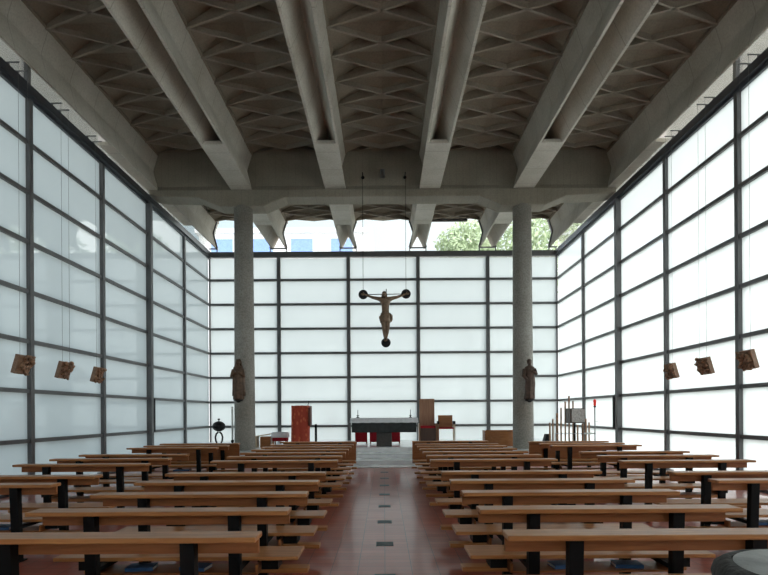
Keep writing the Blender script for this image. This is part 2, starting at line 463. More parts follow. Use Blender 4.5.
# ceiling: roof deck with coffered panels between the beams
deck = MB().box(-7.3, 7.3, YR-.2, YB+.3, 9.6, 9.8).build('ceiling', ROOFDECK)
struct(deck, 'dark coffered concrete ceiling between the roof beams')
PER, Y0 = .9, 10.33
def coffers(xc, ya, yb):
    mb = MB(); W = 1.10; zr = 9.2
    k0 = math.floor((ya - Y0)/PER) - 1; k1 = math.ceil((yb - Y0)/PER) + 1
    def P(x, y, z): return (x, min(max(y, ya), yb), z)
    for k in range(k0, k1+1):
        yc = Y0 + PER*k; ye = yc + PER/2; yn = yc + PER
        if ye < ya or yc > yb: continue
        # lozenge folded upward along its long axis
        L_, R_, N_, S_ = P(-W,ye,zr+.09), P(W,ye,zr+.09), P(0,yn,zr+.11), P(0,yc,zr+.11)
        a, b, c = P(-W*.5,ye+.08,zr+.19), P(0,ye+.14,zr+.23), P(W*.5,ye+.08,zr+.19)
        mb.add([L_,S_,R_,N_,a,b,c], [(0,1,5,4),(1,2,6,5),(0,4,5,3),(3,5,6,2)])
        # side triangles
        ep = ye - PER
        for s in (-1, 1):
            mb.add([P(s*W,ep,zr+.07), P(s*W,ye,zr+.07), P(s*.05,yc,zr+.33), P(s*W,yc,zr+.08)], [(0,3,2),(3,1,2)])
        for s in (-1, 1):
            for (p, q) in (((0, yc), (s*W, ye)), ((s*W, ye), (0, yn))):
                if min(p[1], q[1]) < ya-.01 or max(p[1], q[1]) > yb+.01: continue
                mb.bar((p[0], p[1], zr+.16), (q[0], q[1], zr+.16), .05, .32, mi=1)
    mb.box(-W-.02, -W+.05, ya, yb, zr+.02, zr+.3); mb.box(W-.05, W+.02, ya, yb, zr+.02, zr+.3)
    return mb
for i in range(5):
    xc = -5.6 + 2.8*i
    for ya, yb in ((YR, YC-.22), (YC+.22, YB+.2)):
        coffers(xc, ya, yb).build('coffer_panel', [CONC_SHADED, CONC_RIB_LIT], deck, loc=(xc, 0, 0), recalc=False)

# round columns
for s, nm in ((-1, 'left'), (1, 'right')):
    c = MB().lathe([(.31, 0), (.305, 1.5), (.275, 7.72)], n=40).build('column', CONC_COL, smooth=True, loc=(s*4.2, YC, .0))
    struct(c, 'round grey concrete column on the %s carrying a wooden statue' % nm)

# eaves beyond the side walls
for s in (-1, 1):
    struct(MB().box(s*7.301, s*9.2, YR-.2, YB+.3, 9.32, 9.59).build('eave', EAVE), 'concrete roof overhang outside the side wall')

# clear clerestory windows above the back wall
for i in range(5):
    xl, xr = BX[i], BX[i+1]
    prof = [(0, 8.0), (0, FZ-.005), (.32, FZ-.005), (.185, WZ-.06), (.175, WZ), (.185, WZ+.06), (.31, TZ), (.31, 9.42)]
    poly = [(xl+a, z) for a, z in prof] + [(xr-a, z) for a, z in reversed(prof)]
    fr = MB()
    for sgn, xb in ((1, xl), (-1, xr)):
        line = [(xb+sgn*(a+.02), z) for a, z in prof[2:]]
        for p, q in zip(line, line[1:]):
            fr.bar((p[0], YB, p[1]), (q[0], YB, q[1]), .05, .06, (0,1,0))
        fr.box(xb+sgn*.31, xb+sgn*.345, YB-.03, YB+.03, 8.0, FZ)
        fr.box(xb, xb+sgn*.33, YB-.03, YB+.03, FZ-.05, FZ-.006)
    if i == 3: fr.box(xl+.3, xl+2.0, YB-.05, YB+.03, 9.19, 9.30)
    wn = fr.build('window_%d' % (i+1), METAL); struct(wn, 'clear clerestory window above the back wall')
    MB().prism(poly, YB+.035, YB+.05).build('pane', GLASS, wn)
n = 6
for s in (-1, 1):
    for y0, y1, zt in ((YR, 13.35, 8.66), (13.39, 19.08, FZ-.005), (19.12, YB-.02, 8.66)):
        fr = MB()
        fr.box(s*6.98, s*7.06, y0, y1, 8.0, 8.03)
        if zt > 8.3:
            for y in YM:
                if y0 < y < y1: fr.box(s*6.97, s*7.05, y-.045, y+.045, 8.0, zt)
        wn = fr.build('window_%d' % n, METAL); n += 1
        struct(wn, 'glass strip between the side wall and the edge roof beam')
        MB().box(s*7.02, s*7.035, y0, y1, 8.03, min(zt, 8.58)).build('pane', GLASS, wn)

# altar platform with inset steps
o = MB().box(-1.5, 1.5, 14.84, 15.55, 0, .02).build('threshold', STEP); tag(o, 'pale polished stone strip at the foot of the altar steps', 'threshold', kind='structure')
def step(y0, z0, z1):
    return MB().box(-1.5, 1.5, y0+.04, 18.0, z0, z1-.03).box(-1.5, 1.5, y0, 18.0, z1-.03, z1)
o = step(15.55, .0, .14).build('step', STEP); tag(o, 'lowest pale stone step before the altar', 'step', kind='structure')
o = step(16.35, .14, .28).build('step', STEP); tag(o, 'middle pale stone step before the altar', 'step', kind='structure')
mb = MB()
for x0, x1 in ((-6.75, -1.5), (1.5, 6.75)): mb.box(x0, x1, 15.4, YB-.15, 0, .42)
mb.box(-1.5, 1.5, 17.1, YB-.15, .28, .42)
o = mb.build('platform', STEP); tag(o, 'pale polished stone platform carrying the altar', 'platform', kind='structure')
PZ = .42

# dark slate inserts in the aisle floor
ordn = ['first','second','third','fourth','fifth','sixth','seventh','eighth','ninth','tenth','eleventh','twelfth']
for k, y in enumerate([4.94 + 1.26*i for i in range(8)]):
    o = MB().box(-.098, .098, y-.098, y+.098, 0, .003).build('floor_insert', INSERT)
    tag(o, 'small square slate insert in the aisle floor, %s from the camera' % ordn[k], 'floor insert', 'slate inserts along the aisle')

# ------------------------------------------------------------------ pews
def pew_parts(root, m, desk=False):
    """m = -1 when the aisle is on the local +x side"""
    def X(a, b): return (a, b) if m > 0 else (-b, -a)
    x0, x1 = X(-.925, .97)
    MB().box(x0, x1, -.09, .09, .768, .80).build('ledge', PEW, root, bevel=.006)
    x0, x1 = X(-.921, .905)
    if desk:
        MB().box(x0, x1, .01, .038, .25, .768).build('front_panel', PEW_END, root, bevel=.003)
    else:
        MB().box(x0, x1, .01, .038, .685, .768).build('backrest', PEW_END, root, bevel=.003)
    for lx in (-.525, .525):
        mb = MB()
        a, b = lx-.041, lx+.041
        mb.hexa([Vector(p) for p in ((a,-.02,0),(b,-.02,0),(b,.035,0),(a,.035,0))], [Vector(p) for p in ((a,-.06,.767),(b,-.06,.767),(b,.009,.767),(a,.009,.767))])
        mb.box(lx-.045, lx+.045, -.04, .09, 0, .012)
        mb.build('leg', BLACK, root)
    x0, x1 = X(-.945, .985)
    MB().box(x0, x1, -.16, -.03, .13, .17).build('kneeler', PEW, root, bevel=.005)
    if desk: return
    x0, x1 = X(-.955, .935)
    MB().box(x0, x1, .18, .52, .37, .40).build('seat', PEW, root, bevel=.006)
    for lx in (-.525, .525):
        MB().box(lx-.03, lx+.03, .0, .46, .335, .369).build('seat_bracket', BLACK, root)
    x0, x1 = X(-.645, .62)
    sh = MB().box(x0, x1, .19, .45, .262, .275)
    sh.box(x0, x0+.02, .19, .45, .275, .334); sh.box(x1-.02, x1, .19, .45, .275, .334)
    sh.build('book_shelf', PEW_END, root)
    for a, b in ((-.79, -.66), (.64, .77)):
        p, q = X(a, b)
        MB().box(p, q, .24, .42, .285, .369).build('seat_support', BLACK, root)

def proto(m, desk):
    r = bpy.data.objects.new('kneeling_desk' if desk else 'pew', None); COL.objects.link(r)
    pew_parts(r, m, desk); return r
PR = {}
def place_pew(x, y, m, label, cat, group, desk=False):
    key = (m, desk)
    if key not in PR:
        o = PR[key] = proto(m, desk)
    else:
        o = copy_tree(PR[key])
    o.location = (x, y, 0)
    tag(o, label, cat, group)
    return o
def row_name(k): return ordn[k] + ' row from the camera'
INNER = [3.15, 3.98, 4.81, 5.64, 6.47, 8.13, 8.96, 9.79, 10.62, 11.45, 12.28]
OUTER_Y = [5.54, 6.28, 7.75, 8.69, 9.57, 11.45, 12.25]
OUTER_X = [3.37, 3.33, 3.385, 3.445, 3.475, 3.53, 3.53]
for s, side in ((-1, 'left'), (1, 'right')):
    for k, y in enumerate(INNER):
        dx = {0: -.035, 2: .015, 3: .015}.get(k, 0) if s < 0 else {0: .0, 1: -.01, 2: -.01, 3: -.015, 4: -.02, 5: -.01}.get(k, 0)
        place_pew(s*1.625 + dx, y, s, 'brown wooden pew on the %s of the aisle, %s' % (side, row_name(k)), 'pew', 'pews along the %s of the aisle' % side)
    place_pew(s*1.625, 13.5, s, 'panelled wooden kneeling desk on the %s of the aisle, nearest the altar steps' % side, 'kneeling desk', 'kneeling desks before the altar', True)
    for k, y in enumerate(OUTER_Y):
        place_pew(s*(OUTER_X[k]+.925), y, s, 'wooden pew beside the %s glass wall, %s' % (side, row_name(k)), 'pew', 'pews along the %s glass wall' % side)
    place_pew(s*(3.50+.925), 13.05, s, 'wooden kneeling desk with tall front panel beside the %s glass wall' % side, 'kneeling desk', 'kneeling desks before the altar', True)

# blue hymn books lying on the shelves
def book(x, y, rz, where, w=.21, d=.15):
    r = thing('hymn_book', 'closed blue hymn book lying on the shelf under ' + where, 'book', (x, y, .276), rz, 'blue hymn books on the pew shelves')
    c = MB()
    c.box(-w/2, w/2, -d/2, d/2, 0, .003); c.box(-w/2, w/2, -d/2, d/2, .025, .028); c.box(-w/2, w/2, -d/2, -d/2+.004, .003, .025)
    c.build('cover', BLUEBOOK, r)
    MB().box(-w/2+.005, w/2-.005, -d/2+.004, d/2-.005, .003, .025).build('pages', PAPER, r)
book(-1.93, 4.29, .1, 'the second left aisle pew, outer one')
book(-1.50, 4.29, -.15, 'the second left aisle pew, inner one')
book(1.42, 4.29, .12, 'the second right aisle pew, inner one')
book(1.92, 4.29, -.1, 'the second right aisle pew, outer one')
book(-1.80, 5.12, .05, 'the third left aisle pew')
book(1.62, 5.12, -.06, 'the third right aisle pew')
book(-4.18, 5.86, .1, 'the first pew by the left wall', .3, .2)
book(4.14, 5.86, -.1, 'the first right wall pew, inner one', .27, .17)
book(4.55, 5.86, .1, 'the first right wall pew, outer one', .3, .2)
book(4.22, 6.60, -.1, 'the second pew by the right wall', .3, .2)
book(-4.40, 11.77, .1, 'the sixth pew by the left wall', .34, .2)

# ------------------------------------------------------------------ altar and its surroundings
t = thing('altar', 'dark marble altar on a stone pedestal at the end of the aisle', 'altar', (-.0, 17.9, PZ))
mb = MB().box(-1.05, 1.05, -.42, .42, .46, .915); mb.build('altar_top', MARBLE, t, bevel=.01)
MB().box(-.25, .25, -.22, .28, 0, .46).build('pedestal', PEDESTAL, t, bevel=.012)
o = MB()
nx = 48
top = []
prof = [(-.445, .775), (-.44, .85), (-.435, .92), (-.43, .926), (.43, .926), (.435, .92), (.44, .85), (.445, .775)]
rings = []
for i in range(nx+1):
    x = -1.09 + 2.18*i/nx
    rings.append([(x, y*(1 + (.012*math.sin(i*1.9) if abs(y) > .434 and z < .9 else 0)), z + (.004*math.sin(i*.9) if z < .8 else 0)) for y, z in prof])
vs = [q for rg in rings for q in rg]; fs = []
npf = len(prof)
for i in range(nx):
    for k in range(npf-1):
        fs.append((i*npf+k, (i+1)*npf+k, (i+1)*npf+k+1, i*npf+k+1))
o.add(vs, fs)
for sx in (-1, 1):   # short end drops
    o.add([(sx*1.09,-.43,.926),(sx*1.09,.43,.926),(sx*1.11,.43,.78),(sx*1.11,-.43,.78)], [(0,1,2,3)])
oc = o.build('altar_cloth', CLOTH, smooth=False, loc=(0, 17.9, PZ))
sm = oc.modifiers.new('thick', 'SOLIDIFY'); sm.thickness = .004; sm.offset = 1
tag(oc, 'white cloth hanging over the dark marble altar', 'altar cloth')
for x, nm in ((-.86, 'left'), (.87, 'right')):
    t = thing('candlestick', 'small black candlestick with thin candle on the %s end of the altar' % nm, 'candlestick', (x, 17.75, PZ+.932), 0, 'candlesticks on the altar')
    MB().lathe([(.055,0),(.06,.012),(.02,.03),(.014,.06),(.05,.075),(.05,.085),(.012,.088)], n=20).build('holder', BLACK, t, smooth=True)
    MB().lathe([(.011,.088),(.011,.26),(.004,.27)], n=12).build('candle', ROPE, t, smooth=True)

def red_chair(x, y, label):
    t = thing('red_chair', label, 'chair', (x, y, PZ), 0, 'red chairs behind the altar')
    MB().box(-.215, .215, -.02, .40, .38, .46).build('seat', RED, t, bevel=.02)
    MB().box(-.215, .215, -.06, -.02, .06, .46).build('skirt', RED, t, bevel=.01)
    MB().box(-.215, .215, .36, .42, .42, .80).build('backrest', RED, t, bevel=.02)
    for lx in (-.19, .19):
        for ly in (.0, .37):
            MB().box(lx-.018, lx+.018, ly-.018, ly+.018, 0, .38).build('leg', WOODZ, t)
red_chair(-.82, 19.3, 'red upholstered chair seen under the left end of the altar')
red_chair(-.30, 19.3, 'red upholstered chair seen just left of the altar pedestal')
red_chair(.36, 19.3, 'red upholstered chair seen just right of the altar pedestal')

# presider's chair and armchair
t = thing('high_chair', 'tall wooden chair with high flat back and red seat right of the altar', 'chair', (1.51, 18.7, PZ))
MB().box(-.265, .265, .28, .32, .40, 1.58).build('backrest', WOODZ, t, bevel=.006)
MB().box(-.26, .26, -.22, .28, .56, .64).build('seat_cushion', RED, t, bevel=.02)
MB().box(-.26, .26, -.20, .26, .06, .56).build('seat_box', wood('dark_chair_panel', (.07,.035,.025), (.11,.055,.04), .5, 'Z'), t, bevel=.005)
for sx in (-1, 1):
    MB().box(sx*.268, sx*.315, -.22, .32, 0, .72).build('side_panel', WOODZ, t, bevel=.004)
t = thing('armchair', 'low backed wooden armchair with red seat beside the tall chair', 'chair', (2.135, 18.6, PZ))
MB().box(-.25, .25, .22, .25, .58, 1.0).build('backrest', STALL, t, bevel=.006)
MB().box(-.25, .25, -.2, .22, .53, .585).build('seat', RED, t, bevel=.015)
for sx in (-1, 1):
    MB().box(sx*.255, sx*.30, -.2, .24, .70, .80).build('armrest', BLACK, t, bevel=.004)
    for ly in (-.18, .2):
        MB().box(sx*.26, sx*.295, ly-.025, ly+.025, 0, .70).build('leg', BEIGE if sx > 0 else WOODZ, t)

# ambo draped in red
t = thing('lectern', 'tall lectern draped in red brocade left of the altar', 'lectern', (-2.64, 17.1, PZ))
rings = []
for j in range(13):
    z = .02 + 1.31*j/12
    rg = []
    for k in range(40):
        a = 2*PI*k/40
        w = .275 + .012*math.sin(a*9 + j*.2)*(1 - j/14)
        c, s_ = math.cos(a), math.sin(a)
        q = max(abs(c), abs(s_)); sq = 1/(abs(c)**6 + abs(s_)**6)**(1/6)
        rg.append((w*c*sq, w*.8*s_*sq, z + (.012*math.sin(a*9) if j == 12 else 0)))
    rings.append(rg)
MB().loft(rings).build('drape', BROCADE, t, smooth=True)
MB().hexa([Vector(p) for p in ((.275,-.24,.70),(.33,-.24,.70),(.33,.2,.70),(.275,.2,.70))], [Vector(p) for p in ((.275,-.24,1.26),(.33,-.22,1.27),(.33,.2,1.33),(.275,.2,1.33))]).build('side_board', wood('dark_red_board', (.10,.02,.012), (.15,.035,.02), .6, 'Z', coat=0), t, bevel=.005)
mic = MB().tube([(.22,0,1.31),(.25,-.02,1.40),(.27,-.06,1.45)], .010, 8); mic.ball((.27,-.075,1.46), .026)
mic.build('microphone', BLACK, t, smooth=True)
t = thing('candle_stand', 'slim black post standing right of the red lectern', 'stand', (-2.16, 17.1, PZ))
MB().lathe([(.11,0),(.11,.015),(.03,.03)], n=20).build('base', BLACK, t)
MB().box(-.034, .034, -.034, .034, .02, .75).build('post', BLACK, t, bevel=.003)

# paschal candle and black round vessel left of the left column
t = thing('paschal_candle', 'tall white candle on a black stand beside the left column', 'candle', (-4.83, 17.2, PZ))
MB().lathe([(.14,0),(.14,.02),(.03,.05),(.025,.16),(.05,.20),(.05,.26),(.03,.27)], n=20).build('stand', BLACK, t, smooth=True)
MB().lathe([(.03,.27),(.03,1.31),(.01,1.32)], n=16).build('candle', WAX, t, smooth=True)
t = thing('iron_vessel', 'round black iron vessel on lyre shaped legs left of the column', 'vessel', (-5.23, 17.1, PZ))
MB().ball((0,0,.70), .20, .20, .165, 24).build('bowl', IRON, t, smooth=True)
k_ = MB().lathe([(.016,.85),(.016,.90),(.045,.91),(.035,.945),(.008,.95)], n=14); k_.build('finial', IRON, t, smooth=True)
for sx in (-1, 1):
    MB().tube([(sx*.02,0,.52),(sx*.085,0,.46),(sx*.115,0,.36),(sx*.10,0,.25),(sx*.065,0,.15),(sx*.075,0,.06),(sx*.12,0,0)], .028, 10).build('leg', IRON, t, smooth=True)

# low bench and cloth-covered stool between column and lectern
t = thing('side_bench', 'low wooden bench with pale sloping top right of the left column', 'bench', (-3.76, 17.6, PZ))
MB().hexa([Vector(p) for p in ((-.42,-.18,.33),(.10,-.18,.42),(.10,.25,.42),(-.42,.25,.33))], [Vector(p) for p in ((-.42,-.18,.37),(.10,-.18,.46),(.10,.25,.46),(-.42,.25,.37))]).build('top', BEIGE, t, bevel=.004)
MB().box(-.42, -.36, -.16, .22, 0, .34).build('leg', BEIGE, t)
MB().box(-.26, .08, -.12, .22, 0, .345).build('box', STALL, t, bevel=.004)
t = thing('stool', 'wooden stool with red cushion under a white cloth right of the column', 'stool', (-3.38, 17.6, PZ))
for lx in (-.2, .2):
    for ly in (-.15, .15):
        MB().box(lx-.02, lx+.02, ly-.02, ly+.02, 0, .2).build('leg', STALL, t)
MB().box(-.235, .235, -.18, .18, .2, .32).build('cushion', RED, t, bevel=.02)
cl = MB()
rings = []
for j, (e, z) in enumerate(((.27,.285),(.265,.36),(.26,.43),(.23,.45),(.05,.455))):
    rg = []
    for k in range(36):
        a = 2*PI*k/36; c, s_ = math.cos(a), math.sin(a); sq = 1/(abs(c)**6+abs(s_)**6)**(1/6)
        ww = e*(1+.03*math.sin(a*8)*(1 if j == 0 else .4 if j == 1 else 0))
        rg.append((ww*c*sq*1.04, ww*s_*sq*.8, z))
    rings.append(rg)
cl.loft(rings, cap=True)
o = cl.build('cloth', CLOTH, smooth=True, loc=(-3.38, 17.6, PZ+.035)); tag(o, 'folded white cloth lying on the red stool', 'cloth')

# curved choir stall right of the aisle, before the right column
t = thing('choir_stall', 'curved wooden stall with low back left of the right column', 'stall', (3.69, 17.4, PZ))
def arc(r0, r1, z0, z1, a0, a1, n=14):
    mb = MB(); rings = []
    for i in range(n+1):
        a = R(a0 + (a1-a0)*i/n); c, s_ = math.cos(a), math.sin(a)
        rings.append([(r0*c, r0*s_, z0), (r1*c, r1*s_, z0), (r1*c, r1*s_, z1), (r0*c, r0*s_, z1)])
    return mb.loft(rings)
o = arc(1.05, 1.09, .0, .52, 238, 290); o.build('backrest', STALL, t, loc=(.18, 1.0, 0))
o = arc(.66, 1.05, .26, .30, 234, 286); o.build('seat', STALL, t, loc=(.18, 1.0, 0))
MB().box(-.43, -.39, .10, .50, 0, .50).build('end_panel', STALL, t)
MB().box(.52, .56, .0, .40, 0, .46).build('end_panel', STALL, t)

# tabernacle among wooden staves
s17 = 540/17.3
def px(x): return (x-384)/s17
t = thing('tabernacle', 'square hammered metal tabernacle on a black post near the right wall', 'tabernacle', (px(575.3), 17.3, PZ))
MB().box(-.23, .23, -.2, .24, .73, 1.20).build('case', wood('tabernacle_wood', (.05,.03,.02), (.09,.055,.04), .5, 'Z'), t, bevel=.006)
MB().box(-.185, .22, -.215, -.2, .76, 1.18).build('door', SILVER, t, bevel=.004)
MB().box(-.05, .0, -.03, .03, .02, .73).build('post', BLACK, t)
MB().lathe([(.2,0),(.2,.02),(.05,.03)], n=24).build('base', BLACK, t)
stv = [(549.8,1.18,-.55),(552.8,1.29,-.25),(557,1.47,-.1),(561,1.64,.1),(565.2,1.85,.35),(569,2.04,.42),(573,1.86,.36),(577.5,1.10,-.32),(582.6,1.14,-.35),(585.8,1.29,-.12),(589,1.17,.05)]
words = ['leftmost','second from the left','dark third one from the left','fourth from the left','fifth from the left','tallest','just right of the tallest','in front of the tabernacle door','dark one under the right tabernacle corner','second from the right','rightmost']
for (x, zt, dy), wd in zip(stv, words):
    yy = 17.3 + dy
    r_ = .028 if 'dark' not in wd else .036
    o = MB().lathe([(r_, 0), (r_, zt-PZ-.01), (r_*.7, zt-PZ)], n=10).build('stave', STAVE if wd not in (words[2], words[8]) else CARVED, smooth=False, loc=((x-384)*yy/540, yy, PZ))
    tag(o, 'thin wooden stave around the tabernacle, ' + wd, 'stave', 'wooden staves around the tabernacle')
t = thing('stave_rail', 'thin metal rail crossing the wooden staves with pale rosette', 'rail', (px(570), 17.6, PZ))
rl = MB().tube([(-.62,-.70,.41),(.32,-.70,.41)], .009, 8); rl.tube([(-.6,-.70,.41),(-.6,-.70,0)], .009, 8); rl.tube([(.3,-.70,.41),(.3,-.70,0)], .009, 8)
rl.build('rail', STEEL, t)
MB().box(.30, .62, -.72, -.68, .385, .435).build('rosette', WAX, t, bevel=.01)
# red sanctuary lamp
t = thing('sanctuary_lamp', 'red sanctuary lamp on a thin steel pole by the right glass wall', 'lamp', (6.54, 16.75, PZ))
MB().lathe([(.12,0),(.12,.02),(.02,.03)], n=20).build('base', STEEL, t)
pl = MB().tube([(0,0,.02),(0,0,1.22)], .02, 10); pl.tube([(0,0,.78),(.1,0,.78),(.1,0,.82)], .008, 8)
pl.build('pole', STEEL, t, smooth=True)
MB().lathe([(.03,1.22),(.045,1.24),(.03,1.27)], n=16).build('holder', BLACK, t, smooth=True)
MB().lathe([(.03,1.27),(.045,1.31),(.04,1.37),(.05,1.42),(.03,1.47)], n=20).build('lamp_glass', REDGLASS, t, smooth=True)
t = MB().hexa([Vector(p) for p in ((-.14,-.14,0),(.12,-.14,0),(.12,.14,0),(-.14,.14,0))], [Vector(p) for p in ((-.02,-.12,.40),(.12,-.12,.40),(.12,.12,.40),(-.02,.12,.40))]).build('wedge_box', IRON, bevel=.01, loc=(5.10, 17.0, PZ))
tag(t, 'small dark wedge shaped box between right column and wooden staves', 'box')

# ------------------------------------------------------------------ figures
def skin_mesh(joints, edges, root=0, sub=2):
    me = bpy.data.meshes.new('tmp')
    me.from_pydata([j[0] for j in joints], edges, [])
    o = bpy.data.objects.new('tmp', me); COL.objects.link(o)
    mo = o.modifiers.new('s', 'SKIN')
    if not me.skin_vertices: pass
    for i, sv in enumerate(me.skin_vertices[0].data):
        r = joints[i][1]
        sv.radius = r if isinstance(r, tuple) else (r, r)
        sv.use_root = (i == root)
    mo.use_smooth_shade = True
    ss = o.modifiers.new('u', 'SUBSURF'); ss.levels = sub; ss.render_levels = sub
    dg = bpy.context.evaluated_depsgraph_get()
    out = bpy.data.meshes.new_from_object(o.evaluated_get(dg))
    bpy.data.objects.remove(o); bpy.data.meshes.remove(me)
    for p in out.polygons: p.use_smooth = True
    return out
def mesh_obj(name, me, mat, parent=None, loc=None):
    me.materials.clear(); me.materials.append(mat)
    o = bpy.data.objects.new(name, me); COL.objects.link(o)
    if parent: o.parent = parent
    if loc: o.location = loc
    return o

# crucifix: corpus with arms spread, hung from the crossbeam by two rods (faces the nave, -y)
t = thing('crucifix', 'carved wooden crucifix figure with black discs hanging in front of the crossbeam', 'crucifix', (.06, 15.70, 3.73))
J = [((0,0,.62), (.125,.09)),       # pelvis 0
     ((0,.01,.78), (.105,.08)),    # waist 1
     ((-.005,.0,.96), (.145,.10)),# chest 2
     ((-.005,.01,1.07), (.135,.085)),# upper chest 3
     ((-.015,-.01,1.13), .045),    # neck 4
     ((-.03,-.045,1.20), (.06,.068)),   # head 5
     ((-.035,-.055,1.275), (.05,.055)),   # crown 6
     ((-.19,.0,1.10), .062), ((-.37,.01,1.14), .045), ((-.54,.02,1.21), .032), ((-.60,.02,1.23), .026),
     ((.18,.0,1.11), .062), ((.36,.01,1.15), .045), ((.53,.02,1.22), .032), ((.59,.02,1.24), .026),
     ((-.06,-.03,.50), (.09,.085)), ((-.05,-.09,.27), .066), ((-.035,-.03,.10), .055), ((-.02,-.02,-.06), .03), ((-.012,-.07,-.15), .03),
     ((.06,-.03,.50), (.09,.085)), ((.065,-.105,.28), .066), ((.045,-.05,.11), .055), ((.025,-.03,-.05), .03), ((.015,-.10,-.14), .03)]
E = [(0,1),(1,2),(2,3),(3,4),(4,5),(5,6),(3,7),(7,8),(8,9),(9,10),(3,11),(11,12),(12,13),(13,14),(0,15),(15,16),(16,17),(17,18),(18,19),(0,20),(20,21),(21,22),(22,23),(23,24)]
body = mesh_obj('corpus', skin_mesh(J, E), CORPUS, t)
ha = MB(); ha.ball((-.032,-.02,1.255), .066, .07, .066); ha.ball((-.03,.0,1.17), .075, .05, .075)
for sx in (-1, 1):
    ha.tube([(-.03+sx*.05,-.05,1.24),(-.03+sx*.062,-.06,1.16),(-.02+sx*.07,-.07,1.08)], [.02,.022,.01], 8)
ha.tube([(-.035,-.095,1.165),(-.035,-.10,1.13),(-.03,-.09,1.10)], [.022,.024,.008], 8)
ha.ball((-.035,-.118,1.205), .010, .016, .022, 8)
ha.build('hair', STATUE, t, smooth=True)
lc = MB(); rings = []
for j, (z, rx, ry) in enumerate(((.68,.135,.10),(.64,.145,.115),(.56,.155,.13),(.46,.155,.135),(.40,.145,.13))):
    rings.append([(rx*(1+.06*math.sin(5*a+j))*math.cos(a), ry*(1+.06*math.sin(7*a+j*.7))*math.sin(a)-.02, z+.02*math.sin(3*a)) for a in (2*PI*k/32 for k in range(32))])
lc.loft(rings)
lc.tube([(.12,-.02,.66),(.17,-.03,.60),(.18,-.03,.50),(.17,-.03,.42)], [.03,.04,.035,.01], 8)
lc.tube([(-.11,-.02,.62),(-.155,-.03,.56),(-.16,-.03,.46)], [.03,.04,.01], 8)
lc.build('loincloth', CORPUS, t, smooth=True)
for (x, z) in ((-.645, 1.24), (.605, 1.25), (.01, -.17)):
    d = MB(); n_ = 32
    rings = [[(x + r*math.cos(2*PI*k/n_), y, z + r*math.sin(2*PI*k/n_)) for k in range(n_)] for r, y in ((.125,.045),(.138,.05),(.138,.075),(.125,.08))]
    d.loft(rings); d.build('disc', IRON, t)
br = MB().tube([(-.645,.06,1.24),(.605,.06,1.25)], .012, 8); br.tube([(.03,.06,1.24),(.03,.06,1.40)], .012, 8)
br.build('cross_bar', IRON, t)
for sx, zt in ((-.645, 4.80), (.605, 4.80)):
    rd = MB().tube([(sx,.06,1.37),(sx,.06,zt)], .006, 8)
    rd.ball((sx,.39,zt), .05); rd.tube([(sx,.06,zt),(sx,.43,zt)], .014, 8)
    rd.build('suspension_rod', BLACK, t)
for sx in (-1, 1):   # hands nailed to the discs
    hx, hz = (-.60, 1.23) if sx < 0 else (.59, 1.24)
    h = MB(); h.ball((hx+sx*.03, .015, hz+.005), .036, .018, .030, 10)
    for f in range(4):
        zz = hz + .022 - f*.015
        h.tube([(hx+sx*.05,.01,zz),(hx+sx*(.085+.006*(1.5-abs(f-1.5))),-.005,zz+.004),(hx+sx*(.10+.006*(1.5-abs(f-1.5))),-.025,zz)], [.008,.0075,.006], 6)
    h.tube([(hx+sx*.01,0,hz+.02),(hx+sx*.035,-.01,hz+.05),(hx+sx*.055,-.02,hz+.055)], [.010,.009,.007], 6)
    h.build('hand', CORPUS, t, smooth=True)

t = thing('spotlight', 'small cylindrical spotlight fixed to the middle of the crossbeam', 'spotlight', (.0, 15.96, 8.56))
MB().tube([(0,-.06,.10),(0,-.10,-.12)], .07, 18).build('housing', STEEL, t, smooth=False)
MB().box(-.03, .03, -.04, .14, -.03, .03).build('bracket', STEEL, t)

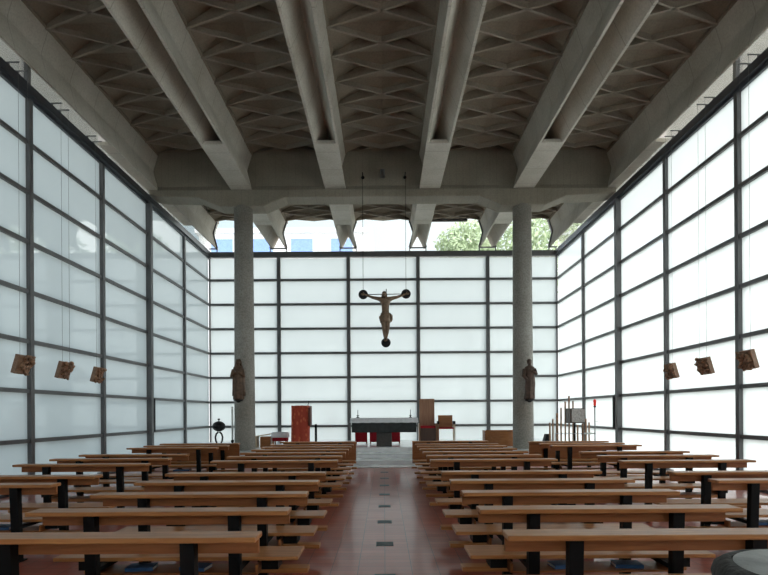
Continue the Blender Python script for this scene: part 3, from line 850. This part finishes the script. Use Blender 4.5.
def robed(name, label, mat, loc, woman):
    t = thing(name, label, 'statue', loc)
    J = []
    H = 1.17
    prof = [(0,.14,.11),(.03,.15,.12),(.2,.142,.115),(.45,.145,.11),(.62,.135,.105),(.75,.14,.105),(.86,.155,.10),(.94,.14,.085),(.975,.07,.06),(.995,.045,.045),(1.02,.05,.055),(1.06,.066,.075),(1.10,.07,.08),(1.14,.055,.065),(1.165,.02,.02)]
    rings = []
    for j, (z, rx, ry) in enumerate(prof):
        rg = []
        for k in range(48):
            a = 2*PI*k/48
            fold = (.075*math.sin(7*a + z*3) + .04*math.sin(13*a - z*5)) if z < .7 else (.03*math.sin(6*a) if z < .9 else 0)
            fold *= max(0, min(1, (.95-z)*1.4))
            sway = .02*math.sin(z*3)
            rg.append((rx*(1+fold)*math.cos(a)+sway, ry*(1+fold)*math.sin(a), z))
        rings.append(rg)
    MB().loft(rings).build('figure', mat, t, smooth=True)
    f = MB()
    f.ball((.0,-.082,1.075), .010, .014, .022, 8)
    for sx in (-1,1): f.ball((sx*.024,-.068,1.09), .010, .008, .006, 8)
    f.tube([(-.018,-.072,1.045),(.018,-.072,1.045)], .006, 6)
    f.build('face', mat, t, smooth=True)
    if woman:
        v = MB(); rings = []
        for z, r, yo in ((1.18,.03,.0),(1.165,.065,.01),(1.10,.092,.02),(1.02,.10,.03),(.93,.135,.03),(.80,.165,.03),(.55,.175,.03),(.3,.18,.03),(.1,.19,.03)):
            rings.append([(r*(1+.05*math.sin(a*9+z*4))*math.cos(a)+.01, yo+r*.75*math.sin(a)*(1+.05*math.sin(a*7)), z) for a in (R(-35)+ R(250)*k/30 for k in range(31))])
        vs = [q for rg in rings for q in rg]; fs = []
        for i in range(len(rings)-1):
            for k in range(30): fs.append((i*31+k, i*31+k+1, (i+1)*31+k+1, (i+1)*31+k))
        v.add(vs, fs); o = v.build('veil', mat, t, smooth=True)
        sl = o.modifiers.new('thick', 'SOLIDIFY'); sl.thickness = .015
        arms = [((-.13,0,.86),(-.17,-.05,.68),(-.05,-.14,.76)), ((.13,0,.86),(.17,-.05,.68),(.04,-.14,.77))]
    else:
        h = MB(); h.ball((.0,.015,1.115), .076, .085, .065); h.ball((0,-.062,1.03), .04, .03, .045, 10)
        h.build('hair', mat, t, smooth=True)
        arms = [((-.14,0,.88),(-.175,-.03,.68),(-.11,-.13,.58)), ((.14,0,.88),(.175,-.05,.74),(.06,-.15,.82))]
    for a in arms:
        mb = MB().tube([Vector(p) for p in a], [.058,.055,.038], 12)
        mb.build('sleeve', mat, t, smooth=True)
        e = Vector(a[2]); d = (e - Vector(a[1])).normalized()
        hd = MB(); hd.ball(tuple(e + d*.02), .028, .022, .03, 10)
        side = d.cross(Vector((0,1,0))).normalized()
        for q in range(4):
            b0 = e + d*.035 + side*(q-1.5)*.012
            hd.tube([b0, b0 + d*.03 + Vector((0,-.004,0)), b0 + d*(.05+.004*(1.5-abs(q-1.5))) + Vector((0,-.014,0))], [.008,.007,.005], 6)
        b0 = e + d*.01 - side*.024
        hd.tube([b0, b0 - side*.016 + d*.02, b0 - side*.018 + d*.04], [.009,.008,.006], 6)
        hd.build('hand', mat, t, smooth=True)
    for sx in (-1, 1):
        MB().ball((sx*.06,-.11,.015), .035, .06, .02, 10).build('foot', mat, t, smooth=True)
    br = MB().lathe([(.03,-.09),(.08,-.05),(.14,-.03),(.14,-.005)], n=24, sx=1, sy=.85)
    br.box(-.04, .04, .08, .275, -.05, -.02)
    br.build('bracket', IRON, t, smooth=False)
    return t
robed('madonna_statue', 'brown carved statue of a veiled woman on the left column', STATUE, (-4.24, 15.72, 1.93), True)
robed('saint_statue', 'dark carved statue of a robed man on the right column', STATUE2, (4.24, 15.72, 1.88), False)

# stations: carved wooden blocks hung along the glass walls
def station(s, y, label, seed, size):
    rnd = random.Random(seed)
    x = s*6.80
    zc = 2.46; y *= 1.036
    t = thing('carved_relief', label, 'carved relief', (x, y, zc), 0, 'carved reliefs hanging along the glass walls')
    M = Matrix.Rotation(s*R(-16), 4, 'Y')          # leans into the nave
    a = size/2
    blk = MB().box(-.045, .045, -a, a, -.18, .18, M=M)
    blk.build('block', BLOCK, t, bevel=.006)
    f = MB()
    for q in range(17):
        yy = rnd.uniform(-a*.85, a*.85); zz = rnd.uniform(-.16, .16)
        p = M @ Vector((-s*.05, yy, zz)); q2 = M @ Vector((-s*rnd.uniform(.06,.085), max(-a, min(a, yy+rnd.uniform(-.09,.09))), max(-.17, min(.17, zz+rnd.uniform(-.09,.09)))))
        q3 = M @ Vector((-s*.05, max(-a, min(a, yy+rnd.uniform(-.10,.10))), max(-.18, min(.18, zz+rnd.uniform(-.12,.12)))))
        f.tube([p, q2, q3], [rnd.uniform(.02,.035), rnd.uniform(.025,.04), rnd.uniform(.012,.025)], 8)
    for q in range(5):
        p = M @ Vector((-s*rnd.uniform(.07,.09), rnd.uniform(-a*.8,a*.8), rnd.uniform(-.02,.18)))
        f.ball(tuple(p), rnd.uniform(.035,.05), n=10)
    f.build('carving', CARVED, t, smooth=True)
    for yy in (-.13, .13):
        p = M @ Vector((0, yy, .18))
        MB().tube([p, (p.x, yy, 8.06-zc)], .0035, 6).build('cord', ROPE, t)
        hk = MB().bar((p.x-s*.02, yy, 8.06-zc), (s*6.96-x, yy, 8.06-zc), .016, .02)
        hk.box(s*6.92-x, s*6.96-x, yy-.02, yy+.02, 8.0-zc, 8.06-zc)
        hk.build('hook', METAL, t)
station(-1, 9.80, 'carved wooden relief block hanging by the left glass wall, nearest of three', 3, .38)
station(-1, 11.08, 'carved wooden relief block hanging by the left glass wall, middle of three', 5, .38)
station(-1, 12.38, 'carved wooden relief block hanging by the left glass wall, farthest of three', 8, .36)
station(1, 9.72, 'carved wooden relief block hanging by the right glass wall, nearest of three', 13, .36)
station(1, 11.02, 'carved wooden relief block hanging by the right glass wall, middle of three', 17, .38)
station(1, 12.30, 'carved wooden relief block hanging by the right glass wall, farthest of three', 21, .36)

# holy water stoup in the right foreground
t = thing('stone_font', 'rough dark stone holy water font with smooth bowl in the right foreground', 'font', (1.52, 1.84, 0))
mb = MB(); rings = []
rnd = random.Random(2)
for z, r in ((0,.22),(.05,.22),(.30,.17),(.60,.17),(.74,.27),(.82,.335),(.90,.345),(.935,.335),(.952,.315),(.958,.295),(.956,.28)):
    rings.append([(r*(1+.018*math.sin(5*a+z*9)+.012*math.sin(11*a-z*14))*math.cos(a), r*(1+.018*math.sin(5*a+z*9)+.012*math.sin(11*a-z*14))*math.sin(a), z) for a in (2*PI*k/56 for k in range(56))])
mb.loft(rings, cap=False).build('font_body', STONE, t, smooth=True)
mb = MB().lathe([(.282,.957),(.268,.945),(.235,.915),(.15,.885),(.08,.87),(.01,.868)], n=56)
mb.build('bowl', STONE_TOP, t, smooth=True)

# ------------------------------------------------------------------ outside, seen through the clerestory
t = thing('house', 'white apartment house with blue windows beyond the back clerestory', 'house', (-9.5, 50, 0))
MB().box(-7.5, 8.2, 0, 8, -.2, 18.2).build('wall', HOUSE, t)
MB().box(-7.8, 8.5, -.4, 8.4, 18.2, 18.6).build('roof', HOUSE, t)
for r in range(5):
    for c in range(4):
        x0 = -6.4 + c*3.7
        MB().box(x0, x0+2.0, -.06, .1, 3.0+r*3.3, 4.5+r*3.3).build('window', HOUSEWIN, t)
def tree(x, y, h, rad, label, seed):
    rnd = random.Random(seed)
    t = thing('tree', label, 'tree', (x, y, -.2), 0, 'trees beyond the glass')
    MB().tube([(0,0,0),(.1,0,h*.4),(.0,.1,h*.85)], [.3,.22,.08], 10).build('trunk', BARK, t, smooth=True)
    mb = MB()
    for i in range(3200):
        d = Vector((rnd.gauss(0,1), rnd.gauss(0,1), rnd.gauss(0,1))).normalized() * rad * rnd.random()**.4
        p = Vector((d.x, d.y, h + d.z*1.15)) + Vector((math.sin(d.z*2+seed), math.cos(d.x*2), 0))*.4
        u = Vector((rnd.gauss(0,1), rnd.gauss(0,1), rnd.gauss(0,1))).normalized(); v = u.orthogonal().normalized()
        q = .16 + .12*rnd.random()
        mb.add([p-u*q, p-v*q*.5, p+u*q, p+v*q*.5], [(0,1,2,3)])
    mb.build('foliage', LEAF, t, recalc=False)
tree(10.2, 36, 13.0, 3.6, 'pale green tree seen beyond the right end of the back clerestory', 4)
tree(7.2, 46, 15.2, 2.6, 'pale green tree seen through the clerestory just left of the right column', 9)

# ------------------------------------------------------------------ light: overcast sky, bright on the right, boosted behind the camera to fill the interior
w = bpy.data.worlds.new('sky'); S.world = w; w.use_nodes = True
nt = w.node_tree; nt.nodes.clear(); L = nt.links.new
out = nt.nodes.new('ShaderNodeOutputWorld'); bg = nt.nodes.new('ShaderNodeBackground')
tc = nt.nodes.new('ShaderNodeTexCoord'); sp = nt.nodes.new('ShaderNodeVectorMath'); sp.operation = 'DOT_PRODUCT'
sp.inputs[1].default_value = (.95, -.31, 0)
mr = nt.nodes.new('ShaderNodeMapRange'); mr.inputs['From Min'].default_value = -1; mr.inputs['From Max'].default_value = 1
rp = nt.nodes.new('ShaderNodeValToRGB')
rp.color_ramp.elements[0].position = .0; rp.color_ramp.elements[0].color = (.165,.21,.24,1)
rp.color_ramp.elements[1].position = 1.0; rp.color_ramp.elements[1].color = (1.0,.995,.985,1)
for p, c in ((.20, (.205,.245,.272)), (.33, (.265,.283,.292)), (.5, (.315,.326,.332)), (.66, (1.42,1.40,1.36)), (.80, (1.15,1.14,1.12))):
    e = rp.color_ramp.elements.new(p); e.color = c + (1,)
L(tc.outputs['Generated'], sp.inputs[0]); L(sp.outputs['Value'], mr.inputs['Value']); L(mr.outputs[0], rp.inputs['Fac'])
L(rp.outputs['Color'], bg.inputs['Color']); bg.inputs['Strength'].default_value = 4.2
L(bg.outputs[0], out.inputs['Surface'])

# ------------------------------------------------------------------ camera
cam = bpy.data.cameras.new('camera'); co = bpy.data.objects.new('camera', cam); COL.objects.link(co)
co.location = (0, 0, 1.5); co.rotation_euler = (R(90), R(.36), 0)
cam.sensor_width = 36; cam.lens = 36*540/768
cam.shift_y = (413.3-287.5)/768
cam.clip_start = .05; cam.clip_end = 500
S.camera = co
S.view_settings.view_transform = 'Standard'
S.view_settings.look = 'None'
S.view_settings.gamma = 1
S.view_settings.exposure = 0.0
S.view_settings.use_curve_mapping = False
try:
    S.cycles.max_bounces = 10; S.cycles.diffuse_bounces = 6; S.cycles.glossy_bounces = 4
    S.cycles.transmission_bounces = 8; S.cycles.transparent_max_bounces = 12
    S.cycles.sample_clamp_indirect = 8
    S.cycles.use_denoising = True
except Exception: pass
